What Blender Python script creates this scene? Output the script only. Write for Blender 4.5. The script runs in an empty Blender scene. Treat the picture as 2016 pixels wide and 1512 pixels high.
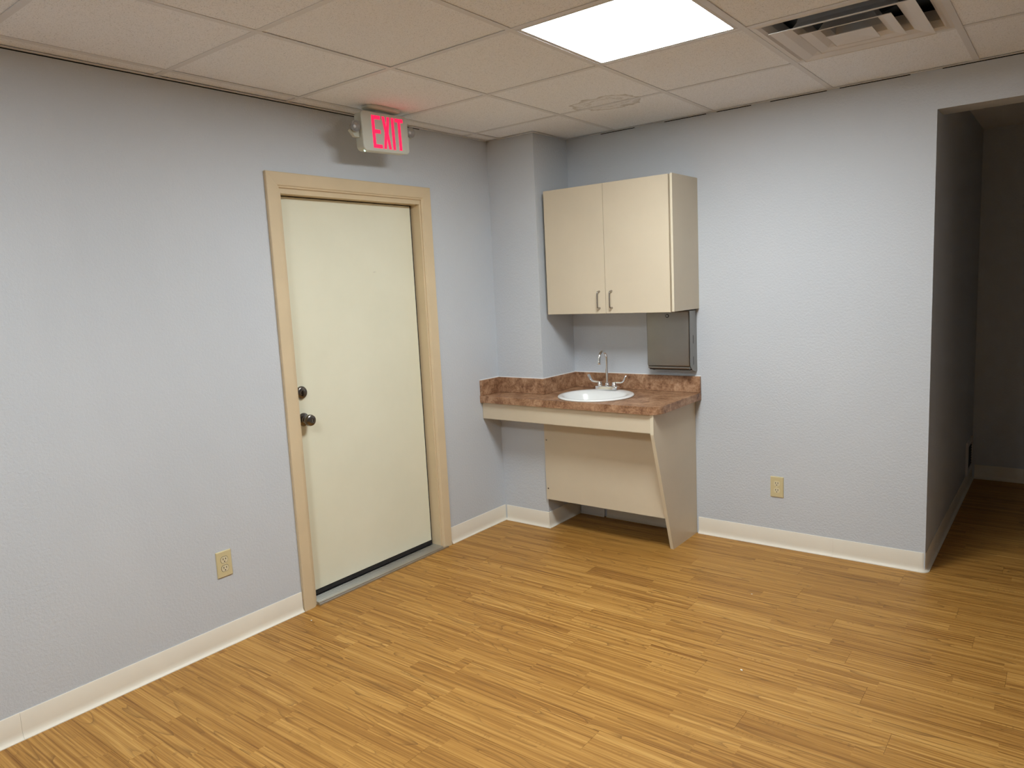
import bpy, bmesh, math, random
from mathutils import Vector, Matrix
random.seed(7)
S = bpy.context.scene
COL = S.collection
PI = math.pi

# ------------------------------------------------------------------ camera
F_PX = 1433.55
cam_d = bpy.data.cameras.new('camera')
cam = bpy.data.objects.new('camera', cam_d)
COL.objects.link(cam)
cam_d.sensor_fit = 'HORIZONTAL'
cam_d.sensor_width = 36.0
cam_d.lens = F_PX / 2016.0 * 36.0
cam_d.clip_start = 0.05
_F = Vector((-0.60903362, 0.78194284, -0.13282861))
_R = Vector((0.79200869, 0.60853143, -0.04910934))
_U = Vector((-0.04242969, 0.13511066, 0.98992163))
cam.matrix_world = Matrix(((_R.x, _U.x, -_F.x, 2.92808686),
                           (_R.y, _U.y, -_F.y, -3.98568997),
                           (_R.z, _U.z, -_F.z, 1.52074651),
                           (0, 0, 0, 1)))
S.camera = cam

# ------------------------------------------------------------------ world and exposure
w = bpy.data.worlds.new('world')
S.world = w
w.use_nodes = True
w.node_tree.nodes['Background'].inputs[0].default_value = (0.5, 0.55, 0.6, 1)
w.node_tree.nodes['Background'].inputs[1].default_value = 0.0
S.view_settings.view_transform = 'Standard'
S.view_settings.look = 'None'
S.view_settings.exposure = 1.78
S.view_settings.gamma = 1.0
S.view_settings.use_curve_mapping = False
LAMP_COLOR = (0.93, 0.985, 1.0)
LAMP_STRENGTH = 13.0
REAR_STRENGTH = 14.0

# ------------------------------------------------------------------ room numbers (metres)
H = 2.4117            # ceiling
T = 0.6096            # ceiling module
XA, Y4 = 0.0935, -0.602
XC, YC = 0.351, 0.363  # corner column
XE = 2.384            # end of the back wall, left edge of the opening
HOP = 2.232           # opening height
XR, YF = 5.70, -5.8   # unseen right and front walls
OPR = 2.98            # right edge of the opening
HXR = 5.40            # hall right wall
WT = 0.17             # back wall thickness
HY = 2.01             # hall end wall

# ------------------------------------------------------------------ node helpers
def mat(name, rgb, rough=0.5, metal=0.0, spec=0.5):
    m = bpy.data.materials.new(name)
    m.use_nodes = True
    b = m.node_tree.nodes['Principled BSDF']
    b.inputs['Base Color'].default_value = (*rgb, 1)
    b.inputs['Roughness'].default_value = rough
    b.inputs['Metallic'].default_value = metal
    b.inputs['Specular IOR Level'].default_value = spec
    return m

class N:
    def __init__(s, m):
        s.m = m; s.t = m.node_tree; s.b = s.t.nodes['Principled BSDF']
    def n(s, typ, **k):
        x = s.t.nodes.new(typ)
        for a, v in k.items():
            setattr(x, a, v)
        return x
    def l(s, a, b):
        s.t.links.new(a, b)
    def math(s, op, a, b=None, c=None):
        x = s.n('ShaderNodeMath', operation=op)
        for i, v in enumerate((a, b, c)):
            if v is None: continue
            if isinstance(v, (int, float)): x.inputs[i].default_value = v
            else: s.l(v, x.inputs[i])
        return x.outputs[0]
    def coord(s, kind='Object'):
        return s.n('ShaderNodeTexCoord').outputs[kind]
    def pos(s):
        return s.n('ShaderNodeNewGeometry').outputs['Position']
    def mapping(s, vec, scale=(1, 1, 1), loc=(0, 0, 0)):
        x = s.n('ShaderNodeMapping')
        x.inputs['Scale'].default_value = scale
        x.inputs['Location'].default_value = loc
        s.l(vec, x.inputs['Vector'])
        return x.outputs[0]
    def noise(s, vec, scale=1, detail=2, rough=0.5, dist=0.0):
        x = s.n('ShaderNodeTexNoise')
        x.inputs['Scale'].default_value = scale
        x.inputs['Detail'].default_value = detail
        x.inputs['Roughness'].default_value = rough
        x.inputs['Distortion'].default_value = dist
        if vec is not None: s.l(vec, x.inputs['Vector'])
        return x.outputs['Fac']
    def ramp(s, fac, stops):
        x = s.n('ShaderNodeValToRGB')
        e = x.color_ramp.elements
        while len(e) < len(stops): e.new(0.5)
        for k, (p, c) in zip(e, stops):
            k.position = p
            k.color = (*c, 1) if isinstance(c, tuple) else (c, c, c, 1)
        s.l(fac, x.inputs[0])
        return x.outputs[0]
    def mix(s, fac, a, b, mode='MIX'):
        x = s.n('ShaderNodeMix', data_type='RGBA', blend_type=mode)
        for sock, v in ((x.inputs[0], fac), (x.inputs[6], a), (x.inputs[7], b)):
            if isinstance(v, (int, float)): sock.default_value = v
            elif isinstance(v, tuple): sock.default_value = (*v, 1)
            else: s.l(v, sock)
        return x.outputs[2]
    def bump(s, h, strength=0.2, dist=0.01):
        x = s.n('ShaderNodeBump')
        x.inputs['Strength'].default_value = strength
        x.inputs['Distance'].default_value = dist
        s.l(h, x.inputs['Height'])
        s.l(x.outputs[0], s.b.inputs['Normal'])
    def color(s, c):
        s.l(c, s.b.inputs['Base Color'])

# ------------------------------------------------------------------ materials
def make_wall():
    m = mat('painted_orange_peel_wall', (0.62, 0.645, 0.675), 0.55, spec=0.35)
    n = N(m); p = n.pos()
    a = n.noise(p, 95, 3, 0.55)
    b = n.noise(p, 260, 2, 0.5)
    h = n.math('ADD', n.math('MULTIPLY', a, 1.0), n.math('MULTIPLY', b, 0.35))
    n.bump(h, 0.55, 0.004)
    c = n.noise(p, 1.7, 3)
    n.color(n.mix(n.ramp(c, [(0.3, 0.0), (0.7, 1.0)]), (0.585, 0.625, 0.673), (0.615, 0.653, 0.70)))
    return m

def make_floor_wood():
    m = mat('printed_wood_plank', (0.42, 0.22, 0.06), 0.46, spec=0.32)
    n = N(m)
    oc = n.coord('Object')
    rnd = n.n('ShaderNodeObjectInfo').outputs['Random']
    sx = n.n('ShaderNodeSeparateXYZ'); n.l(oc, sx.inputs[0])
    # strips printed on each plank: two across, broken along the length
    strip = n.math('FLOOR', n.math('DIVIDE', sx.outputs[1], 0.0635))
    seg = n.math('FLOOR', n.math('ADD', n.math('DIVIDE', sx.outputs[0], 0.62), n.math('MULTIPLY', strip, 0.43)))
    cid = n.n('ShaderNodeCombineXYZ')
    n.l(strip, cid.inputs[0]); n.l(seg, cid.inputs[1]); n.l(n.math('MULTIPLY', rnd, 91.7), cid.inputs[2])
    wn = n.n('ShaderNodeTexWhiteNoise'); n.l(cid.outputs[0], wn.inputs['Vector'])
    tone = wn.outputs['Value']
    off = n.n('ShaderNodeVectorMath', operation='SCALE'); n.l(wn.outputs['Color'], off.inputs[0]); off.inputs['Scale'].default_value = 40
    v = n.n('ShaderNodeVectorMath', operation='ADD'); n.l(oc, v.inputs[0]); n.l(off.outputs[0], v.inputs[1])
    v = v.outputs[0]
    # soft bands, fine streaks, cathedral contour lines
    band = n.noise(n.mapping(v, (0.7, 30, 1)), 1, 3, 0.55)
    fine = n.noise(n.mapping(v, (5, 230, 1)), 1, 3, 0.6)
    streak = n.noise(n.mapping(v, (0.8, 120, 1)), 1, 2, 0.55)
    field = n.noise(n.mapping(v, (1.15, 10.5, 1)), 1, 1.5, 0.4, 0.25)
    fr = n.math('FRACT', n.math('MULTIPLY', field, 13.0))
    line = n.ramp(fr, [(0.0, 1.0), (0.12, 0.40), (0.34, 0.0), (0.96, 0.0)])
    lmask = n.ramp(n.noise(n.mapping(v, (1.1, 9, 1), (3, 7, 0)), 1, 1), [(0.36, 0.0), (0.56, 1.0)])
    line = n.math('MULTIPLY', line, lmask)
    # little cross flecks
    fleck = n.noise(n.mapping(v, (120, 26, 1)), 1, 1)
    fmask = n.ramp(n.noise(n.mapping(v, (5, 30, 1), (9, 2, 0)), 1, 1), [(0.62, 0.0), (0.72, 1.0)])
    fl = n.math('MULTIPLY', n.ramp(fleck, [(0.52, 0.0), (0.62, 1.0)]), fmask)
    val = n.math('ADD', n.math('MULTIPLY', band, 0.28), n.math('MULTIPLY', streak, 0.46))
    val = n.math('ADD', val, n.math('MULTIPLY', fine, 0.26))
    val = n.math('ADD', val, n.math('MULTIPLY', n.math('SUBTRACT', tone, 0.5), 0.045))
    col = n.ramp(val, [(0.34, (0.190, 0.075, 0.014)), (0.435, (0.333, 0.154, 0.031)), (0.53, (0.465, 0.237, 0.054)), (0.65, (0.61, 0.345, 0.098))])
    col = n.mix(n.math('MULTIPLY', line, 0.70), col, (0.17, 0.075, 0.016))
    col = n.mix(n.math('MULTIPLY', fl, 0.35), col, (0.20, 0.09, 0.02))
    n.color(col)
    n.bump(fine, 0.06, 0.002)
    return m

def make_laminate():
    m = mat('brown_mottled_laminate', (0.3, 0.16, 0.085), 0.42, spec=0.45)
    n = N(m); p = n.pos()
    a = n.noise(p, 16, 6, 0.62, 0.6)
    b = n.noise(p, 75, 5, 0.7)
    c = n.noise(p, 210, 3, 0.6)
    v = n.math('ADD', n.math('MULTIPLY', a, 0.5), n.math('ADD', n.math('MULTIPLY', b, 0.35), n.math('MULTIPLY', c, 0.15)))
    n.color(n.ramp(v, [(0.36, (0.10, 0.040, 0.018)), (0.44, (0.235, 0.115, 0.058)), (0.52, (0.385, 0.215, 0.120)), (0.62, (0.54, 0.345, 0.215))]))
    return m

def make_tile(stain=False):
    m = mat('mineral_ceiling_tile_stained' if stain else 'mineral_ceiling_tile', (0.72, 0.70, 0.68), 0.9, spec=0.1)
    n = N(m); p = n.pos()
    a = n.noise(p, 260, 2, 0.6)
    b = n.noise(p, 120, 3, 0.6)
    sp = n.ramp(a, [(0.31, 0.0), (0.43, 1.0)])
    base = n.mix(sp, (0.56, 0.585, 0.615), (0.905, 0.93, 0.97))
    base = n.mix(n.math('MULTIPLY', n.ramp(b, [(0.4, 0.0), (0.7, 1.0)]), 0.25), base, (0.80, 0.81, 0.84))
    if stain:
        q = n.mapping(p, (1 / 0.185, 1 / 0.135, 0), (-1.005 / 0.185, 0.63 / 0.135, 0))
        ln = n.n('ShaderNodeVectorMath', operation='LENGTH'); n.l(q, ln.inputs[0])
        wob = n.noise(n.mapping(p, (1, 1, 0)), 13, 4, 0.6)
        d = n.math('ADD', ln.outputs['Value'], n.math('MULTIPLY', n.math('SUBTRACT', wob, 0.5), 0.9))
        ring = n.ramp(n.math('MULTIPLY', d, 0.5), [(0.0, 0.10), (0.40, 0.16), (0.46, 0.85), (0.485, 1.0), (0.50, 0.0)])
        inner = n.ramp(n.math('MULTIPLY', d, 0.5), [(0.27, 0.0), (0.30, 0.6), (0.33, 0.0)])
        base = n.mix(n.math('MULTIPLY', n.math('ADD', ring, inner), 0.55), base, (0.36, 0.32, 0.27))
    n.color(base)
    n.bump(a, 0.35, 0.003)
    return m

def make_plastic_board(name, rgb, rough, var=0.03):
    m = mat(name, rgb, rough, spec=0.4)
    n = N(m); p = n.pos()
    a = n.noise(p, 3.0, 4, 0.6)
    lo = tuple(x * (1 - var) for x in rgb); hi = tuple(min(1, x * (1 + var)) for x in rgb)
    n.color(n.mix(n.ramp(a, [(0.3, 0.0), (0.7, 1.0)]), lo, hi))
    return m

def make_door_paint():
    m = mat('cream_door_paint', (0.66, 0.65, 0.53), 0.45, spec=0.35)
    n = N(m); p = n.pos()
    a = n.noise(p, 2.2, 4, 0.6)
    base = n.mix(n.ramp(a, [(0.3, 0.0), (0.7, 1.0)]), (0.775, 0.765, 0.605), (0.825, 0.815, 0.655))
    # scuffs: small dark dashes and a few pale rubs
    s1 = n.noise(n.mapping(p, (1, 9, 26)), 1, 2, 0.5)
    s2 = n.noise(p, 4.5, 2)
    sc = n.math('MULTIPLY', n.ramp(s1, [(0.755, 0.0), (0.80, 1.0)]), n.ramp(s2, [(0.48, 0.0), (0.6, 1.0)]))
    base = n.mix(n.math('MULTIPLY', sc, 0.30), base, (0.40, 0.38, 0.31))
    n.color(base)
    return m

def make_steel(name, rgb, rough, scale=(1, 1, 1)):
    m = mat(name, rgb, rough, 1.0)
    n = N(m); p = n.pos()
    a = n.noise(n.mapping(p, (260, 260, 6)), 1, 3, 0.6)
    b = n.noise(p, 9, 4, 0.6)
    n.l(n.math('ADD', rough - 0.06, n.math('MULTIPLY', a, 0.12)), n.b.inputs['Roughness'])
    n.color(n.mix(n.ramp(b, [(0.35, 0.0), (0.7, 1.0)]), tuple(x * 0.93 for x in rgb), rgb))
    return m

def make_emit(name, rgb, strength):
    m = mat(name, rgb, 0.4)
    b = m.node_tree.nodes['Principled BSDF']
    b.inputs['Emission Color'].default_value = (*rgb, 1)
    b.inputs['Emission Strength'].default_value = strength
    return m

M = {
    'wall': make_wall(),
    'wood': make_floor_wood(),
    'laminate': make_laminate(),
    'tile': make_tile(), 'tile_stain': make_tile(True),
    'grid': mat('painted_grid_metal', (0.74, 0.75, 0.775), 0.45, spec=0.3),
    'void': mat('dark_void', (0.012, 0.012, 0.013), 0.9, spec=0.1),
    'subfloor': mat('dark_plank_seam', (0.09, 0.045, 0.015), 0.9, spec=0.1),
    'base': make_plastic_board('almond_vinyl_base', (0.84, 0.79, 0.68), 0.42),
    'base_white': mat('white_vinyl_base', (0.80, 0.80, 0.78), 0.45),
    'trim': make_plastic_board('tan_painted_trim', (0.70, 0.57, 0.375), 0.45, 0.05),
    'door': make_door_paint(),
    'cabinet': make_plastic_board('almond_melamine', (0.665, 0.58, 0.44), 0.38),
    'cabinet_edge': mat('pale_edge_band', (0.74, 0.67, 0.52), 0.4),
    'rubber': mat('black_rubber', (0.012, 0.011, 0.011), 0.6),
    'alu': make_steel('grey_aluminium', (0.60, 0.61, 0.60), 0.42),
    'chrome': mat('polished_chrome', (0.88, 0.89, 0.90), 0.13, 1.0),
    'brushed': make_steel('brushed_stainless', (0.33, 0.315, 0.29), 0.36),
    'pewter': make_steel('dark_pewter', (0.22, 0.20, 0.185), 0.24),
    'nickel': mat('satin_nickel', (0.42, 0.39, 0.36), 0.25, 1.0),
    'porcelain': mat('white_porcelain', (0.86, 0.87, 0.86), 0.2, spec=0.6),
    'ivory': mat('ivory_plastic', (0.66, 0.57, 0.33), 0.35),
    'ivory_light': mat('pale_ivory_plastic', (0.72, 0.65, 0.45), 0.35),
    'slot': mat('black_slot', (0.01, 0.008, 0.006), 0.7),
    'sign': mat('sign_grey_plastic', (0.62, 0.64, 0.57), 0.4),
    'red': make_emit('glowing_red_letters', (1.0, 0.010, 0.075), 0.34),
    'green': make_emit('green_led', (0.55, 1.0, 0.75), 1.2),
    'reflector': mat('lamp_reflector', (0.42, 0.42, 0.42), 0.3, 0.6),
    'bulb': mat('frosted_bulb', (0.85, 0.85, 0.84), 0.25),
    'vent': mat('white_vent_enamel', (0.72, 0.70, 0.68), 0.4),
    'duct': mat('dark_duct', (0.035, 0.04, 0.045), 0.6),
    'duct_metal': mat('galvanised_duct', (0.30, 0.31, 0.32), 0.45, 0.8),
    'lamp_frame': mat('white_lamp_frame', (0.62, 0.61, 0.60), 0.45),
    'lamp': make_emit('glowing_diffuser', LAMP_COLOR, LAMP_STRENGTH),
    'lamp_rear': make_emit('glowing_diffuser_rear', LAMP_COLOR, REAR_STRENGTH),
    'crumb': mat('white_crumb', (0.85, 0.82, 0.74), 0.8),
    'lens': None,
}
def make_lens():
    m = mat('clear_lens', (0.9, 0.9, 0.9), 0.05)
    b = m.node_tree.nodes['Principled BSDF']
    b.inputs['Alpha'].default_value = 0.07
    return m
M['lens'] = make_lens()

# ------------------------------------------------------------------ mesh helpers
def box(bm, x0, x1, y0, y1, z0, z1, bev=0.0, seg=2):
    vs = [bm.verts.new((x, y, z)) for x in (x0, x1) for y in (y0, y1) for z in (z0, z1)]
    q = [(0, 1, 3, 2), (4, 6, 7, 5), (0, 4, 5, 1), (2, 3, 7, 6), (0, 2, 6, 4), (1, 5, 7, 3)]
    fs = [bm.faces.new([vs[i] for i in f]) for f in q]
    if bev > 0:
        es = list({e for f in fs for e in f.edges})
        bmesh.ops.bevel(bm, geom=es, offset=bev, segments=seg, profile=0.5, affect='EDGES')
    return bm

def prism(bm, pts, axis, a, b):
    """polygon pts (2-D) extruded along axis from a to b. axis x: pts=(y,z); y: (x,z); z: (x,y)"""
    def P(u, v, t):
        return {'x': (t, u, v), 'y': (u, t, v), 'z': (u, v, t)}[axis]
    A = [bm.verts.new(P(u, v, a)) for u, v in pts]
    B = [bm.verts.new(P(u, v, b)) for u, v in pts]
    n = len(pts)
    bm.faces.new(A); bm.faces.new(B[::-1])
    for i in range(n):
        bm.faces.new((A[i], B[i], B[(i + 1) % n], A[(i + 1) % n]))
    return bm

def rrect(u0, u1, v0, v1, r, k=5):
    out = []
    for cx, cy, a0 in ((u1 - r, v1 - r, 0), (u0 + r, v1 - r, 90), (u0 + r, v0 + r, 180), (u1 - r, v0 + r, 270)):
        for i in range(k + 1):
            a = math.radians(a0 + 90 * i / k)
            out.append((cx + r * math.cos(a), cy + r * math.sin(a)))
    return out

def tube(bm, path, r, seg=14, cap=True):
    rs = r if isinstance(r, (list, tuple)) else [r] * len(path)
    P = [Vector(p) for p in path]
    rings = []; prev = None
    for i, p in enumerate(P):
        t = ((P[min(i + 1, len(P) - 1)] - P[max(i - 1, 0)])).normalized()
        if prev is None:
            a = Vector((0, 0, 1)) if abs(t.z) < 0.9 else Vector((1, 0, 0))
            u = t.cross(a).normalized()
        else:
            u = (prev - t * prev.dot(t)).normalized()
        prev = u; v = t.cross(u)
        rings.append([bm.verts.new(p + (u * math.cos(2 * PI * k / seg) + v * math.sin(2 * PI * k / seg)) * rs[i]) for k in range(seg)])
    for A, B in zip(rings, rings[1:]):
        for k in range(seg):
            bm.faces.new((A[k], A[(k + 1) % seg], B[(k + 1) % seg], B[k]))
    if cap:
        bm.faces.new(rings[0][::-1]); bm.faces.new(rings[-1])
    return bm

def lathe(bm, prof, origin=(0, 0, 0), axis='z', seg=32, sx=1.0, sy=1.0):
    """prof = [(radius, height)...] revolved; axis is the direction of height ('x','y','z', '-x' ...)"""
    o = Vector(origin)
    sg = -1 if axis.startswith('-') else 1
    ax = axis[-1]
    def P(c, s, h):
        h *= sg
        return o + Vector({'z': (c, s, h), 'x': (h, c, s), 'y': (c, h, s)}[ax])
    rings = []
    for r, h in prof:
        if r < 1e-6:
            rings.append([bm.verts.new(P(0, 0, h))])
        else:
            rings.append([bm.verts.new(P(r * sx * math.cos(2 * PI * k / seg), r * sy * math.sin(2 * PI * k / seg), h)) for k in range(seg)])
    for A, B in zip(rings, rings[1:]):
        if len(A) == 1 and len(B) == 1: continue
        for k in range(seg):
            k2 = (k + 1) % seg
            if len(A) == 1: bm.faces.new((A[0], B[k], B[k2]))
            elif len(B) == 1: bm.faces.new((A[k], A[k2], B[0]))
            else: bm.faces.new((A[k], A[k2], B[k2], B[k]))
    return bm

def sweep(bm, path, prof):
    """profile (d, z) swept along a 2-D path; d is measured to the LEFT of the walking direction"""
    n = len(path); P = [Vector((x, y)) for x, y in path]
    dirs = [(P[i + 1] - P[i]).normalized() for i in range(n - 1)]
    rows = []
    for i in range(n):
        d0 = dirs[max(i - 1, 0)]; d1 = dirs[min(i, n - 2)]
        n0 = Vector((-d0.y, d0.x)); n1 = Vector((-d1.y, d1.x))
        m = (n0 + n1).normalized(); k = 1.0 / max(0.2, m.dot(n0))
        rows.append([bm.verts.new((P[i].x + m.x * k * d, P[i].y + m.y * k * d, z)) for d, z in prof])
    for A, B in zip(rows, rows[1:]):
        for j in range(len(prof)):
            j2 = (j + 1) % len(prof)
            bm.faces.new((A[j], B[j], B[j2], A[j2]))
    bm.faces.new(rows[0]); bm.faces.new(rows[-1][::-1])
    return bm

def obj(name, bm, material, parent=None, smooth=False, angle=None):
    bmesh.ops.recalc_face_normals(bm, faces=bm.faces)
    me = bpy.data.meshes.new(name)
    bm.to_mesh(me); bm.free()
    me.materials.append(material)
    if smooth or angle:
        for p in me.polygons: p.use_smooth = True
        if angle:
            me.set_sharp_from_angle(angle=math.radians(angle))
    o = bpy.data.objects.new(name, me)
    COL.objects.link(o)
    if parent is not None:
        o.parent = parent
        o.matrix_parent_inverse = parent.matrix_basis.inverted()
    return o

def B(): return bmesh.new()

def empty(name, loc=(0, 0, 0)):
    o = bpy.data.objects.new(name, None)
    o.location = loc
    o.empty_display_size = 0.05
    COL.objects.link(o)
    return o

def tag(o, label, cat=None, kind=None, group=None):
    o['label'] = label
    if cat: o['category'] = cat
    if kind: o['kind'] = kind
    if group: o['group'] = group
    return o

def sbox(name, boxes, material, label, cat):
    bm = B()
    for b in boxes: box(bm, *b)
    return tag(obj(name, bm, material), label, cat, 'structure')

# ------------------------------------------------------------------ walls
DY0, DY1, DZ = -1.915, -0.975, 2.035     # rough door opening
ZT = H + 0.12
sbox('wall_left', [(-0.14, 0, YF, DY0, 0, ZT), (-0.14, 0, DY1, WT, 0, ZT), (-0.14, 0, DY0, DY1, DZ, ZT)],
     M['wall'], 'blue-grey textured wall with the cream door and exit sign', 'wall')
sbox('wall_back', [(0, XE, 0, WT, 0, ZT), (XE, OPR, 0, WT, HOP, ZT), (OPR, XR, 0, WT, 0, ZT)],
     M['wall'], 'blue-grey textured wall behind the sink with the dark opening', 'wall')
sbox('wall_column', [(0, XC, -YC, 0, 0, ZT)], M['wall'], 'square boxed-out column in the corner beside the sink', 'wall')
sbox('wall_right', [(XR, XR + 0.12, YF, WT, 0, ZT)], M['wall'], 'blue-grey wall on the right side of the room', 'wall')
sbox('wall_front', [(-0.14, XR + 0.12, YF - 0.12, YF, 0, ZT)], M['wall'], 'blue-grey wall behind the viewer', 'wall')
sbox('wall_hall_left', [(XE - 0.12, XE, WT, HY, 0, ZT)], M['wall'], 'shadowed left wall of the dark hallway', 'wall')
sbox('wall_hall_end', [(XE - 0.12, HXR + 0.12, HY, HY + 0.12, 0, ZT)], M['wall'], 'dark wall at the end of the hallway', 'wall')
sbox('wall_hall_right', [(HXR, HXR + 0.12, WT, HY, 0, ZT)], M['wall'], 'dark right wall of the hallway', 'wall')

# ------------------------------------------------------------------ floor: slab with single planks
floor = sbox('floor', [(-0.14, XR + 0.12, YF - 0.12, HY + 0.12, -0.06, -0.0025)], M['subfloor'],
             'honey-coloured wood plank floor', 'floor')
PW, PL = 0.127, 1.22
def plank_rows(x0, x1, y0, y1):
    j0 = math.floor((y0 + 1.378) / PW); j1 = math.ceil((y1 + 1.378) / PW)
    for j in range(j0, j1):
        ya, yb = max(y0, -1.378 + j * PW), min(y1, -1.378 + (j + 1) * PW)
        if yb - ya < 0.006: continue
        off = ((j * 0.437) % 1.0) * PL + random.uniform(-0.1, 0.1)
        k = math.floor((x0 - off) / PL)
        while off + k * PL < x1:
            xa, xb = max(x0, off + k * PL), min(x1, off + (k + 1) * PL)
            k += 1
            if xb - xa < 0.01: continue
            yield xa, xb, ya, yb
def make_plank(xa, xb, ya, yb):
    g = 0.00035
    bm = B()
    lx, ly = xb - xa, yb - ya
    box(bm, g, lx - g, g, ly - g, -0.0025, 0.0)
    o = obj('plank', bm, M['wood'])
    o.parent = floor
    o.location = (xa, ya, 0)
for q in plank_rows(0, XR, YF, 0): make_plank(*q)
for q in plank_rows(XE, OPR, 0, WT): make_plank(*q)
for q in plank_rows(XE, OPR, WT, HY): make_plank(*q)
bm = B(); box(bm, OPR, HXR, WT, HY, -0.0025, 0.0); obj('hall_floor_field', bm, M['wood'], floor)

# ------------------------------------------------------------------ ceiling: single tiles, T-bars, edge angle
ceil = sbox('ceiling', [(-0.14, XR + 0.12, YF - 0.12, WT, H + 0.10, H + 0.14)], M['void'],
            'suspended ceiling of square mineral tiles in a metal grid', 'ceiling')
sbox('ceiling_hall', [(XE - 0.12, HXR + 0.12, WT, HY + 0.12, H, H + 0.04)], M['tile'], 'dark ceiling of the hallway', 'ceiling')
xs = [0.0, XA + 0.013] + [XA + i * T for i in range(1, 10)] + [XR]
ys = [0.0] + [Y4 - j * T for j in range(9)] + [YF]
MAIN_CELL, REAR_CELLS, VENT_CELL = (3, 2), ((3, 6),), (4, 1)
BW = 0.012
for i in range(len(xs) - 1):
    for j in range(len(ys) - 1):
        if (i, j) == MAIN_CELL or (i, j) in REAR_CELLS or (i, j) == VENT_CELL: continue
        x0, x1, y1, y0 = xs[i], xs[i + 1], ys[j], ys[j + 1]
        if x0 == 0: x0 += 0.003
        if y1 == 0: y1 -= 0.003
        if x1 - x0 < 0.03 or y1 - y0 < 0.03: continue
        bm = B()
        cx, cy = (x0 + x1) / 2, (y0 + y1) / 2
        dz = random.uniform(0.0012, 0.003)
        hx, hy = (x1 - x0) / 2 - 0.0045, (y1 - y0) / 2 - 0.0045
        xa, xb, ya, yb = cx - hx, cx + hx, cy - hy, cy + hy
        st = (i in (2,) and j in (0, 1))
        if xa < XC and yb > -YC + 0.01 and j == 0:      # tiles cut round the corner column
            if xb <= XC: yb = -YC - 0.003; box(bm, xa, xb, ya, yb, H + dz, H + dz + 0.015)
            else:
                prism(bm, [(xa, ya), (xb, ya), (xb, yb), (XC + 0.003, yb), (XC + 0.003, -YC - 0.003), (xa, -YC - 0.003)], 'z', H + dz, H + dz + 0.015)
        else:
            box(bm, xa, xb, ya, yb, H + dz, H + dz + 0.015)
        bmesh.ops.translate(bm, verts=bm.verts, vec=(-cx, -cy, -H))
        o = obj('ceiling_tile', bm, M['tile_stain' if st else 'tile'])
        o.parent = ceil; o.location = (cx, cy, H)
        if st: o['label'] = 'ceiling tile with a brown water stain'
def bar(x0, x1, y0, y1, name='grid_bar', z0=None, z1=None):
    bm = B(); box(bm, x0, x1, y0, y1, H - 0.0008 if z0 is None else z0, H + 0.0012 if z1 is None else z1)
    obj(name, bm, M['grid'], ceil)
for x in xs[1:-1]:
    yend = -0.003
    if x < XC: yend = -YC - 0.003
    bar(x - BW, x + BW, YF, yend)
for j, y in enumerate(ys[1:-1]):
    prev = 0.003
    for x in xs[1:]:
        e = x - BW if x != XR else XR
        bar(prev, e, y - BW, y + BW, z0=H - 0.0004)
        prev = x + BW
def angle(x0, x1, y0, y1):
    bar(x0, x1, y0, y1, 'edge_angle', H - 0.0022, H - 0.0006)
EA = 0.020
angle(0.0022, EA, YF, -YC); angle(0.0022, XC + EA, -YC - EA, -YC - 0.0022); angle(XC + 0.0022, XC + EA, -YC, -EA)
for a, b in ((XC + EA, 1.28), (1.283, 1.99), (1.993, 2.60), (2.603, XR)):
    angle(a, b, -EA, -0.0022)

def gap(x0, x1, y0, y1):  # thin dark strip on the wall top, painted shade in place of an open joint
    bm = B(); box(bm, x0, x1, y0, y1, H - 0.0060, H - 0.0023); obj('gap_shade_strip', bm, M['void'], ceil)
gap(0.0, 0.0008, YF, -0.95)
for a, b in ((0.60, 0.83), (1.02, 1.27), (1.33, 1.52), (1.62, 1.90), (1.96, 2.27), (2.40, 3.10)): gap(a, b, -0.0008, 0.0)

# ------------------------------------------------------------------ ceiling lights
def ceiling_light(cell, label, lamp):
    i, j = cell
    x0, x1, y1, y0 = xs[i] + BW, xs[i + 1] - BW, ys[j] - BW, ys[j + 1] + BW
    cx, cy = (x0 + x1) / 2, (y0 + y1) / 2
    t = tag(empty('ceiling_light', (cx, cy, H)), label, 'ceiling light')
    f = 0.016
    for a in ((x0, x1, y0, y0 + f), (x0, x1, y1 - f, y1), (x0, x0 + f, y0 + f, y1 - f), (x1 - f, x1, y0 + f, y1 - f)):
        bm = B(); box(bm, a[0], a[1], a[2], a[3], H + 0.0005, H + 0.03); obj('frame_rail', bm, M['lamp_frame'], t)
    bm = B(); prism(bm, rrect(x0 + f, x1 - f, y0 + f, y1 - f, 0.012), 'z', H + 0.004, H + 0.010)
    obj('diffuser', bm, lamp, t)
    bm = B(); box(bm, x0, x1, y0, y1, H + 0.031, H + 0.06); obj('housing', bm, M['lamp_frame'], t)
    return t
ceiling_light(MAIN_CELL, 'bright square ceiling light panel beside the ceiling vent', M['lamp'])
ceiling_light(REAR_CELLS[0], 'bright square ceiling light panel above the viewer', M['lamp_rear'])

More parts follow.
